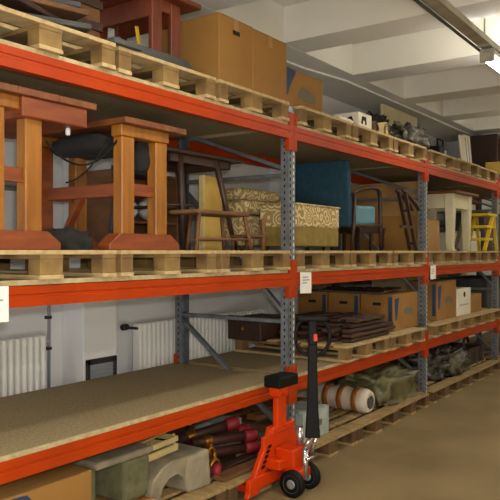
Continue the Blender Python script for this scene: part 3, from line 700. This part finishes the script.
for i, (x, y, rx, rz_, m_, lab) in enumerate(((7.08,3.32,0.27,0.20,'blackcloth','bulky black bag on the top shelf behind the crumpled plastic'), (7.10,2.90,0.30,0.13,'plastic','crumpled clear plastic wrapping glinting on the top shelf'))):
    c = MB().blob((x,y,TZ+rz_*0.6), (rx,0.13,rz_), 20+i, 0.55, 2.6, 0.7, TZ, crease=0.9, n=40, m=24); tag(c.build(('black_bag','plastic_wrapping')[i], M[m_]), lab, ('bag','plastic wrapping')[i])
t = thing('steel_post', 'pale steel tube standing upright at the end of the second bay', 'post', (7.52, 2.93, TZ))
MB().tube([(0,0,0.008),(0,0,0.33)], 0.026, 12).build('tube', M['steel'], t); MB().box(-0.06,0.06,-0.06,0.06,0,0.008).build('base_plate', M['hub'], t)
# third bay
t = thing('beige_board', 'tall beige board standing on the top shelf of the third bay', 'board', (8.75, 3.60, TZ))
MB().box(-0.75,0.40,0,0.03,0,0.72,0.004).build('board_face', M['cream'], t); MB().box(-0.76,0.41,-0.01,0.04,0,0.04,0.003).build('bottom_rail', M['creamw'], t)
t = thing('black_appliance', 'small black appliance with a grey dial on the top shelf', 'appliance', (8.38, 2.95, TZ))
MB().box(-0.16,0.17,0,0.2,0,0.17,0.015,2).build('housing', M['black'], t); MB().lathe([(0.04,-0.012),(0.045,0.0)], (0.03,0,0.09), 'y', 16).build('dial', M['hub'], t)
MB().tube([(-0.1,0.05,0.17),(-0.1,0.05,0.26),(0.1,0.05,0.26),(0.1,0.05,0.17)], 0.01, 8).build('handle', M['black'], t)
for i in range(3):
    x = 9.30 + i*0.30
    t = thing('white_board', 'tall white board on the top shelf, ' + ('beside the black appliance','between the other two white boards','next to the dark cabinet')[i], 'board', (x, 3.02+0.06*i, TZ), 0, 'white boards on the top shelf')
    MB().hexa([(0,0,0),(0.25,0,0),(0.25,0.018,0),(0,0.018,0),(0.01,0.05,0.46+0.05*i),(0.26,0.05,0.46+0.05*i),(0.26,0.068,0.46+0.05*i),(0.01,0.068,0.46+0.05*i)], 0.002).build('panel_face', M['whitebox'], t)
    MB().hexa([(0.243,-0.003,0),(0.256,-0.003,0),(0.256,0.02,0),(0.243,0.02,0),(0.253,0.047,0.46+0.05*i),(0.266,0.047,0.46+0.05*i),(0.266,0.07,0.46+0.05*i),(0.253,0.07,0.46+0.05*i)]).build('edge_strip', M['greyd'], t)
t = thing('display_cabinet', 'dark brown display cabinet with a small glass door, far along the top shelf', 'cabinet', (11.75, 3.1, TZ))
MB().box(-0.5,0.75,0,0.5,0,0.75,0.008).build('cabinet_body', M['darkw'], t)
d_ = MB(); d_.box(-0.40,0.02,-0.02,0,0.10,0.68,0.004); d_ = d_.build('door', M['mahog'], t)
MB().box(-0.33,-0.05,-0.024,-0.018,0.2,0.6,0.002).build('pane', M['glassd'], d_)
MB().box(0.1,0.7,-0.02,0,0.05,0.70,0.004).build('door', M['brownw'], t)
carton('yellow_box', 'bright yellow-brown carton in front of the display cabinet', 10.45, 11.3, 2.80, 3.05, TZ, TZ+0.20, M['yellow'])

# ------------------------------------------------------------------ FLOOR LEVEL, first bay
carton('cardboard_box', 'large cardboard box on the floor pallet with a blue print at its edge', 1.80, 2.51, 2.79, 3.35, FZ, 0.512, M['card'], ms=M['brownw'], lid=False, seam=False,
       prints=[('blue_print','y',[(0.02,0.70),(0.40,0.74),(0.46,0.88),(0.42,0.96),(0.30,0.97),(0.02,0.93)],M['print_blue'])])
t = thing('padded_footstool', 'grey-green padded footstool with a hollow side, under the orange crossbar', 'footstool', (2.83, 2.92, FZ+0.055))
MB().box(-0.22,0.24,-0.06,0.44,0.262,0.305,0.018,3).build('seat', M['stone'], t)
MB().box(0.02,0.24,-0.03,0.40,0,0.262,0.03,3).build('side_panel', M['sage'], t); MB().box(-0.21,-0.17,0.0,0.40,0,0.262,0.012,2).build('side_panel', M['sage'], t); MB().box(-0.17,0.03,0.30,0.40,0,0.262,0.012).build('back_panel', M['sage'], t)
t = thing('flat_carton', 'flat pale cardboard carton under the padded footstool', 'box', (2.83, 2.76, FZ))
MB().box(-0.30,0.22,0,0.62,0,0.05,0.004).build('carton_body', M['cardl'], t); MB().box(-0.31,0.23,0.1,0.16,-0.0,0.052,0.001).build('tape_strip', M['tape'], t)
t = thing('plaster_block', 'weathered grey plaster block with a broken hollow face', 'block', (3.36, 2.82, FZ))
MB().hexa([(-0.02,0.0,0),(0.19,-0.02,0),(0.20,0.34,0),(-0.02,0.36,0),(0.0,0.05,0.21),(0.19,0.0,0.235),(0.19,0.32,0.235),(-0.02,0.34,0.225)], 0.018, 2).build('block_face', M['stone'], t)
MB().prism([(-0.34,0),(-0.24,0),(-0.22,0.09),(-0.16,0.13),(-0.08,0.14),(-0.02,0.10),(0.0,0.0),(0.02,0.0),(0.02,0.215),(-0.12,0.225),(-0.22,0.20),(-0.30,0.14)], 0.04, 0.32, 'y', 0.008).build('arched_edge', M['stone'], t)
MB().box(-0.24,0.0,0.22,0.31,0.0,0.12,0.02,2).build('inner_stone', M['sage'], t)
t = thing('cream_crate', 'small open crate of cream wooden slats resting on the plaster block', 'crate', (3.25, 2.95, FZ+0.243), 0.1)
m = MB()
for y in (0.0, 0.2):
    for z in (0.0, 0.05): m.box(-0.16,0.16,y,y+0.014,z,z+0.035,0.003)
for x in (-0.16, 0.146):
    for z in (0.0, 0.05): m.box(x,x+0.014,0.014,0.2,z,z+0.035,0.003)
m.build('slat', M['creamw'], t)
m = MB(); m.box(-0.16,0.16,0,0.214,-0.008,0,0.002); m.build('crate_bottom', M['creamw'], t)
for x in (-0.145, 0.13):
    for y in (0.014, 0.186): MB().box(x,x+0.014,y,y+0.014,0,0.1,0.002).build('corner_post', M['creamw'], t)
MB().bar((-0.2,0.06,0.105),(0.2,0.10,0.11),0.05,0.012).build('top_batten', M['creamw'], t)
# red capped tubes
TB = [((3.68,3.24,0.33),(4.10,2.99,0.42),'topmost, its red cap highest'), ((3.84,3.28,0.24),(4.28,3.01,0.33),'with its cap beside the truck'), ((3.58,3.08,0.19),(3.70,2.84,0.19),'short one with its red cap lowest'),
      ((3.70,3.14,0.235),(4.20,2.88,0.24),'bottom of the heap, beside the brass rings'), ((3.72,3.12,0.325),(4.18,2.88,0.325),'in the middle of the heap')]
for a, b, lab in TB:
    t = thing('red_capped_tube', 'dark red tube with a red end cap, ' + lab, 'tube', a, 0, 'red capped tubes on the floor pallet'); a, b = Vector(a), Vector(b); d = b-a
    MB().tube([(0,0,0), d*0.8], 0.036, 14).build('tube_body', M['plum'], t)
    MB().tube([d*0.8, d*0.82, d*0.97, d], [0.036,0.047,0.047,0.036], 16).build('end_cap', M['redcap'], t)
    MB().tube([d*0.18, d*0.22, d*0.28, d*0.32], [0.037,0.042,0.042,0.037], 16).build('collar', M['brass'], t)
for i, (a, b, w) in enumerate((((3.62,2.80,0.02),(4.20,2.78,0.02),0.10),((3.75,2.90,0.025),(4.38,2.93,0.02),0.09),((3.60,2.98,0.02),(4.10,3.05,0.02),0.08))):
    o = MB().bar(a, b, w, 0.03); q = Vector(a).lerp(Vector(b), 0.3); o.bar(q+Vector((0,-w*0.4,0.017)), q+Vector((0,w*0.4,0.017)), 0.03, 0.008)
    tag(o.build('old_plank', M[('brownw','darkw','darkw')[i]], loc=(0,0,FZ)), ('brown plank on the floor pallet edge in front of the red tubes','dark plank under the red tubes beside the truck','dark plank under the middle of the red tubes')[i], 'plank')
for i, (x, y, z) in enumerate(((3.69,2.92,0.29),(3.71,2.90,0.21))):
    t = thing('brass_ring', ('upper brass pipe ring standing against the red tubes','lower brass pipe ring standing against the red tubes')[i], 'ring', (x, y, z), 0, 'brass rings')
    m = MB(); m.tube([(0.042*math.cos(a), 0.0, 0.042*math.sin(a)) for a in [k*2*PI/20 for k in range(21)]], 0.013, 8, False); m.build('ring_band', M['brass'], t)
    MB().lathe([(0.008,0),(0.012,0.004),(0.012,0.02)], (0,0,0.048), 'z', 8).build('clamp_screw', M['brass'], t)
for i, (x, y, r) in enumerate(((3.42,3.36,0.17),(3.78,3.46,0.18))):
    t = thing('dark_barrel', ('small dark brown keg behind the cream crate','dark brown keg behind the red capped tubes')[i], 'keg', (x, y, FZ), 0, 'dark kegs under the lower shelf')
    MB().lathe([(r*0.8,0),(r*0.95,0.09),(r,0.19),(r*0.95,0.29),(r*0.8,0.36)], (0,0,0), 'z', 24).build('keg_body', M['darkw'], t)
    for z in (0.06, 0.29): MB().lathe([(r*0.905,z),(r*0.945,z+0.012),(r*0.93,z+0.03)], (0,0,0), 'z', 24).build('hoop', M['dark'], t)
carton('pale_carton', 'pale blue grey carton behind the truck mast', 4.12, 4.41, 3.18, 3.42, FZ, FZ+0.22, M['pale'])
# second bay floor
carton('pale_carton', 'pale blue grey carton standing by the truck handle', 4.72, 5.14, 2.80, 3.08, FZ, FZ+0.235, M['pale'], prints=[('grey_logo','y',[(0.3,0.45),(0.7,0.4),(0.72,0.6),(0.4,0.66)],M['print_grey'])])
t = thing('taped_roll', 'white wrapped roll bound with bands of brown tape', 'roll', (5.96, 2.80, FZ), -0.06)
def rr(y): return 0.112 + 0.006*math.sin(y*25)
prof = [(0.045,0.03),(0.075,0.0),(0.098,0.012)] + [(rr(0.05+k*0.05), 0.05+k*0.05) for k in range(18)] + [(0.08,0.95),(0.03,0.955)]
MB().lathe(prof, (0,0,0.113), 'y', 28).build('wrapped_body', M['wrapw'], t)
for y in (0.10, 0.26, 0.42): MB().lathe([(0.112,y),(0.1205,y+0.006),(0.1205,y+0.054),(0.112,y+0.06)], (0,0,0.115), 'y', 28).build('tape_band', M['tape'], t)
MB().prism([(-0.02,0.045),(0.045,0.06),(0.055,0.12),(0.03,0.16),(0.018,0.125),(-0.012,0.13),(-0.04,0.155),(-0.045,0.09)], -0.002, 0.03, 'y').build('open_end', M['greyd'], t)
c = MB().blob((6.66,3.06,FZ+0.11), (0.42,0.27,0.20), 31, 0.35, 3.0, 0.55, FZ+0.002, crease=0.7, n=56, m=30); tag(c.build('wrapped_bundle', M['greenwrap']), 'bulky olive bundle wrapped in plastic beside the taped roll', 'bundle')
for i in range(4):
    o = MB().bar((4.85+0.08*i, 3.30+0.14*i, FZ+0.03+0.05*(i%2)), (5.80, 3.30+0.15*i, FZ+0.03+0.05*(i%2)), 0.12, 0.045); o.bar((5.2, 3.26+0.14*i, FZ+0.06+0.05*(i%2)), (5.2, 3.36+0.14*i, FZ+0.06+0.05*(i%2)), 0.03, 0.014)
    tag(o.build('timber_plank', M[['brownw','cardd','mahog','brownw'][i]]), 'brown timber plank lying behind the taped roll, %s from the aisle' % ['first','second','third','fourth'][i], 'plank', 'timber planks behind the roll')
# third bay floor
c = MB().blob((8.45,3.08,FZ+0.10), (0.46,0.25,0.19), 44, 0.45, 3.0, 0.55, FZ+0.002, crease=0.8, n=56, m=30); tag(c.build('plastic_bundle', M['plastic']), 'grey crumpled plastic bundle on the floor pallets beyond the third upright', 'bundle')
c = MB().blob((7.62,3.42,FZ+0.09), (0.19,0.19,0.15), 47, 0.4, 3.0, 0.6, FZ+0.002, crease=0.6); tag(c.build('dark_sack', M['blackcloth']), 'dark sack lying behind the third upright on the floor pallet', 'sack')
t = thing('dark_crate', 'dark crate on the floor pallet far along the rack', 'crate', (9.5, 2.9, FZ))
MB().box(-0.32,0.32,0,0.45,0,0.22,0.005).build('crate_body', M['darkw'], t)
for x in (-0.3,0,0.26): MB().box(x,x+0.05,-0.014,0,0,0.22,0.002).build('batten', M['greyd'], t)
t = thing('red_lamp_arm', 'dark red folded metal arm lying on the dark crate', 'arm', (9.5,3.0,FZ+0.22))
MB().tube([(-0.25,0,0.02),(0.05,0.05,0.2),(0.3,0.1,0.03)], 0.02, 8).build('arm_tube', M['plum'], t); MB().lathe([(0.05,0),(0.03,0.04)], (-0.25,0,0), 'z', 14).build('clamp', M['dark'], t)

# parked cart peeping out at the far end of the aisle
t = thing('hand_cart', 'small hand cart with a white body and dark wheels at the end of the aisle', 'cart', (10.32, 2.48, 0))
MB().box(0.0,0.6,-0.16,0.16,0.30,0.62,0.01).build('cart_body', M['whitebox'], t)
MB().box(-0.01,0.61,-0.17,0.17,0.24,0.30,0.005).build('chassis', M['print_blue'], t)
for x in (0.1, 0.5):
    for y in (-0.13, 0.13): MB().lathe([(0.05,-0.02),(0.12,-0.018),(0.12,0.018),(0.05,0.02)], (x,y,0.12), 'y', 20).build('wheel', M['black'], t)

# ------------------------------------------------------------------ pallet truck
T = thing('pallet_truck', 'orange hand pallet truck with a black handle, forks pushed under a floor pallet', 'pallet truck', (4.10, 2.46, 0))
pl = MB()
pl.hexa([(-0.385,0.17,0.03),(-0.255,0.17,0.03),(-0.255,0.21,0.03),(-0.385,0.21,0.03),(-0.075,0.19,0.43),(0.03,0.19,0.43),(0.03,0.23,0.43),(-0.075,0.23,0.43)], 0.006)
pl.hexa([(0.255,0.17,0.03),(0.36,0.17,0.03),(0.36,0.21,0.03),(0.255,0.21,0.03),(0.13,0.19,0.43),(0.215,0.19,0.43),(0.215,0.23,0.43),(0.13,0.23,0.43)], 0.006)
pl.box(-0.08,0.225,0.175,0.235,0.385,0.44,0.008); pl.box(-0.17,0.22,0.185,0.215,0.17,0.39,0.006); pl.box(-0.36,0.34,0.17,0.21,0.06,0.15,0.006)
pl.build('fork_frame', M['truck'], T)
mk = MB()
for k in range(5):
    f_ = 0.42 + k*0.075; x = -0.32 + 0.295*f_; z = 0.03 + 0.40*f_; y = 0.17 + 0.02*f_
    mk.hexa([(x-0.022,y-0.003,z-0.012),(x+0.022,y-0.003,z-0.012),(x+0.022,y,z-0.012),(x-0.022,y,z-0.012),(x-0.018+0.009,y-0.003,z+0.010),(x+0.022+0.009,y-0.003,z+0.010),(x+0.022+0.009,y,z+0.010),(x-0.018+0.009,y,z+0.010)])
mk.build('black_lettering', M['black'], T)
for s in (-1, 1):
    xa, xb = (-0.30,-0.168) if s < 0 else (0.045,0.185)
    f_ = MB(); f_.hexa([(xa,0.20,0.035),(xb,0.20,0.035),(xb-0.02,1.30,0.04),(xa+0.02,1.30,0.04),(xa,0.20,0.09),(xb,0.20,0.09),(xb-0.02,1.30,0.06),(xa+0.02,1.30,0.06)], 0.004); f_.build('fork', M['truck'], T)
MB().box(-0.02,0.10,0.17,0.215,0.42,0.73,0.008).build('mast', M['truck'], T)
b = MB(); b.box(-0.095,0.15,0.10,0.24,0.72,0.80,0.012,2); b.build('black_head_box', M['black'], T)
MB().prism([(-0.085,0.72),(0.04,0.72),(0.035,0.665),(0.02,0.65),(0.0,0.685),(-0.05,0.685),(-0.065,0.65),(-0.08,0.665)], 0.12, 0.20, 'y', 0.003).build('head_bracket', M['truck'], T)
h = MB(); h.box(-0.05,0.15,0.02,0.17,0.14,0.30,0.012,2); h.box(-0.14,0.16,0.08,0.19,0.17,0.24,0.008); h.build('pump_housing', M['truck'], T)
MB().tube([(0.10,0.06,0.28),(0.10,0.06,0.43)], 0.026, 14).build('piston', M['chrome'], T)
c = MB(); c.tube([(0.02,-0.03,0.10),(0.02,-0.03,0.30)], 0.022, 12); c.tube([(0.02,-0.02,0.29),(0.06,-0.06,0.40)], 0.018, 10); c.tube([(0.10,-0.03,0.25),(0.13,-0.07,0.42)], 0.018, 10); c.tube([(0.0,-0.05,0.24),(0.12,-0.06,0.24)], 0.012, 8); c.build('pump_linkage', M['chrome'], T)
MB().box(-0.06,0.13,-0.03,0.03,0.10,0.17,0.008).build('steering_block', M['truck'], T)
MB().tube([(-0.12,0,0.09),(0.16,0,0.09)], 0.014, 10).build('axle', M['chrome'], T)
for x in (-0.10, 0.115):
    w = MB().lathe([(0.058,-0.022),(0.084,-0.025),(0.092,-0.016),(0.092,0.016),(0.084,0.025),(0.058,0.022)], (x,0,0.092), 'x', 32).build('wheel', M['black'], T)
    hb = MB().lathe([(0.016,-0.027),(0.03,-0.027),(0.034,-0.018),(0.056,-0.018),(0.06,-0.024),(0.06,0.024),(0.034,0.02),(0.016,0.026)], (x,0,0.092), 'x', 28); hb.mi = 1
    for k in range(6):
        a = k*PI/3; hb.lathe([(0.008,-0.020),(0.008,-0.017)], (x, 0.045*math.cos(a), 0.092+0.045*math.sin(a)), 'x', 8)
    hb.build('hub', [M['hub'], M['slot']], w)
HP = (0.0, -0.10, 0.0); HR = -1.0
def hpart(mb, name, m):
    o = mb.build(name, m, T, HP); o.rotation_euler = (0, 0, HR); return o
hd = MB()
hd.hexa([(-0.052,-0.024,0.40),(0.052,-0.024,0.40),(0.052,0.024,0.40),(-0.052,0.024,0.40),(-0.036,-0.022,0.66),(0.036,-0.022,0.66),(0.036,0.022,0.66),(-0.036,0.022,0.66)], 0.01, 2)
hd.hexa([(-0.036,-0.02,0.65),(0.036,-0.02,0.65),(0.036,0.02,0.65),(-0.036,0.02,0.65),(-0.03,-0.02,1.06),(0.03,-0.02,1.06),(0.03,0.02,1.06),(-0.03,0.02,1.06)], 0.01, 2)
hpart(hd, 'handle_shaft', M['black'])
lp = []
for k in range(29):
    a = -PI/2 + 2*PI*k/28
    sx, sz = math.cos(a), math.sin(a)
    lp.append((0.115*math.copysign(abs(sx)**0.7, sx)*(1.0 if sz > -0.2 else 1.0-0.25*(-sz-0.2)), 0.0, 1.085+0.125*math.copysign(abs(sz)**0.75, sz)))
hpart(MB().tube(lp, 0.013, 10, False), 'handle_loop', M['black'])
hpart(MB().box(-0.105,0.105,-0.022,0.022,1.19,1.23,0.014,2), 'grip', M['black'])
hpart(MB().box(-0.03,0.03,-0.028,0.028,1.03,1.20,0.012,2), 'control_block', M['black'])
hpart(MB().box(0.005,0.032,-0.033,-0.027,1.06,1.11,0.003), 'red_lever', M['redlabel'])

# ------------------------------------------------------------------ lights
def area(name, loc, rot, sx, sy, power, col):
    l = bpy.data.lights.new(name, 'AREA'); l.shape = 'RECTANGLE'; l.size = sx; l.size_y = sy; l.energy = power; l.color = col
    o = bpy.data.objects.new(name, l); COL.objects.link(o); o.location = loc; o.rotation_euler = rot
    return o
warm = (1.0, 0.95, 0.86)
for i, ((x,), p) in enumerate(zip(LAMPS, (20, 15, 14, 9, 6))):
    area('tube_light', (x+0.62, 1.72, 3.285), (0,0,0), 1.2, 0.12, p, warm)
    area('tube_light_up', (x+0.62, 1.72, 3.46), (PI,0,0), 1.2, 0.12, p*0.9, warm)
for yy, pw in ((-1.8, 1.5), (-4.8, 1.6)):  # two added rows of unseen lamps, put in to even the light
    for (x,), p in zip(LAMPS, (18, 18, 16, 11, 8)):
        dup(lamp0, (x, yy, 3.30), 0, 'unseen fluorescent batten in an added row for even light')
        area('tube_light', (x+0.62, yy, 3.285), (0,0,0), 1.2, 0.12, p*pw, warm)  # downward light of the added unseen battens
        area('tube_light_up', (x+0.62, yy, 3.46), (PI,0,0), 1.2, 0.12, p*pw*0.9, warm)  # upward light of the added unseen battens
# added cool fill along the wall, no window behind it, and the camera's flash
area('wall_fill_light', (-0.9, 3.75, 1.9), (0, -PI/2, 0.1), 2.4, 0.6, 35, (0.85, 0.92, 1.0))
fl = area('flash_light', (0.05, 0.0, 1.78), (PI/2, 0, math.atan2(0.66, 1)-PI/2), 0.10, 0.06, 62, (1.0, 0.95, 0.86))
area('low_fill_light', (-1.2, -1.5, 0.7), (PI-0.5, 0, -1.1), 2.0, 2.0, 185, (1.0, 0.97, 0.90))  # added soft fill behind the camera, aimed up to brighten the undersides
w = bpy.data.worlds.new('world'); SC.world = w; w.use_nodes = True
w.node_tree.nodes['Background'].inputs['Color'].default_value = (0.5, 0.5, 0.5, 1); w.node_tree.nodes['Background'].inputs['Strength'].default_value = 0.1

# ------------------------------------------------------------------ camera
cam = bpy.data.cameras.new('camera'); co = bpy.data.objects.new('camera', cam); COL.objects.link(co)
cam.sensor_width = 36; cam.lens = 36*690/500; cam.shift_y = 0.003; cam.clip_end = 60
co.location = (0, 0, 1.67); co.rotation_euler = (PI/2, 0, math.atan2(485, 690) - PI/2)
SC.camera = co
SC.view_settings.view_transform = 'Standard'; SC.view_settings.look = 'None'; SC.view_settings.exposure = -0.14
SC.cycles.use_denoising = True
SC.cycles.max_bounces = 8
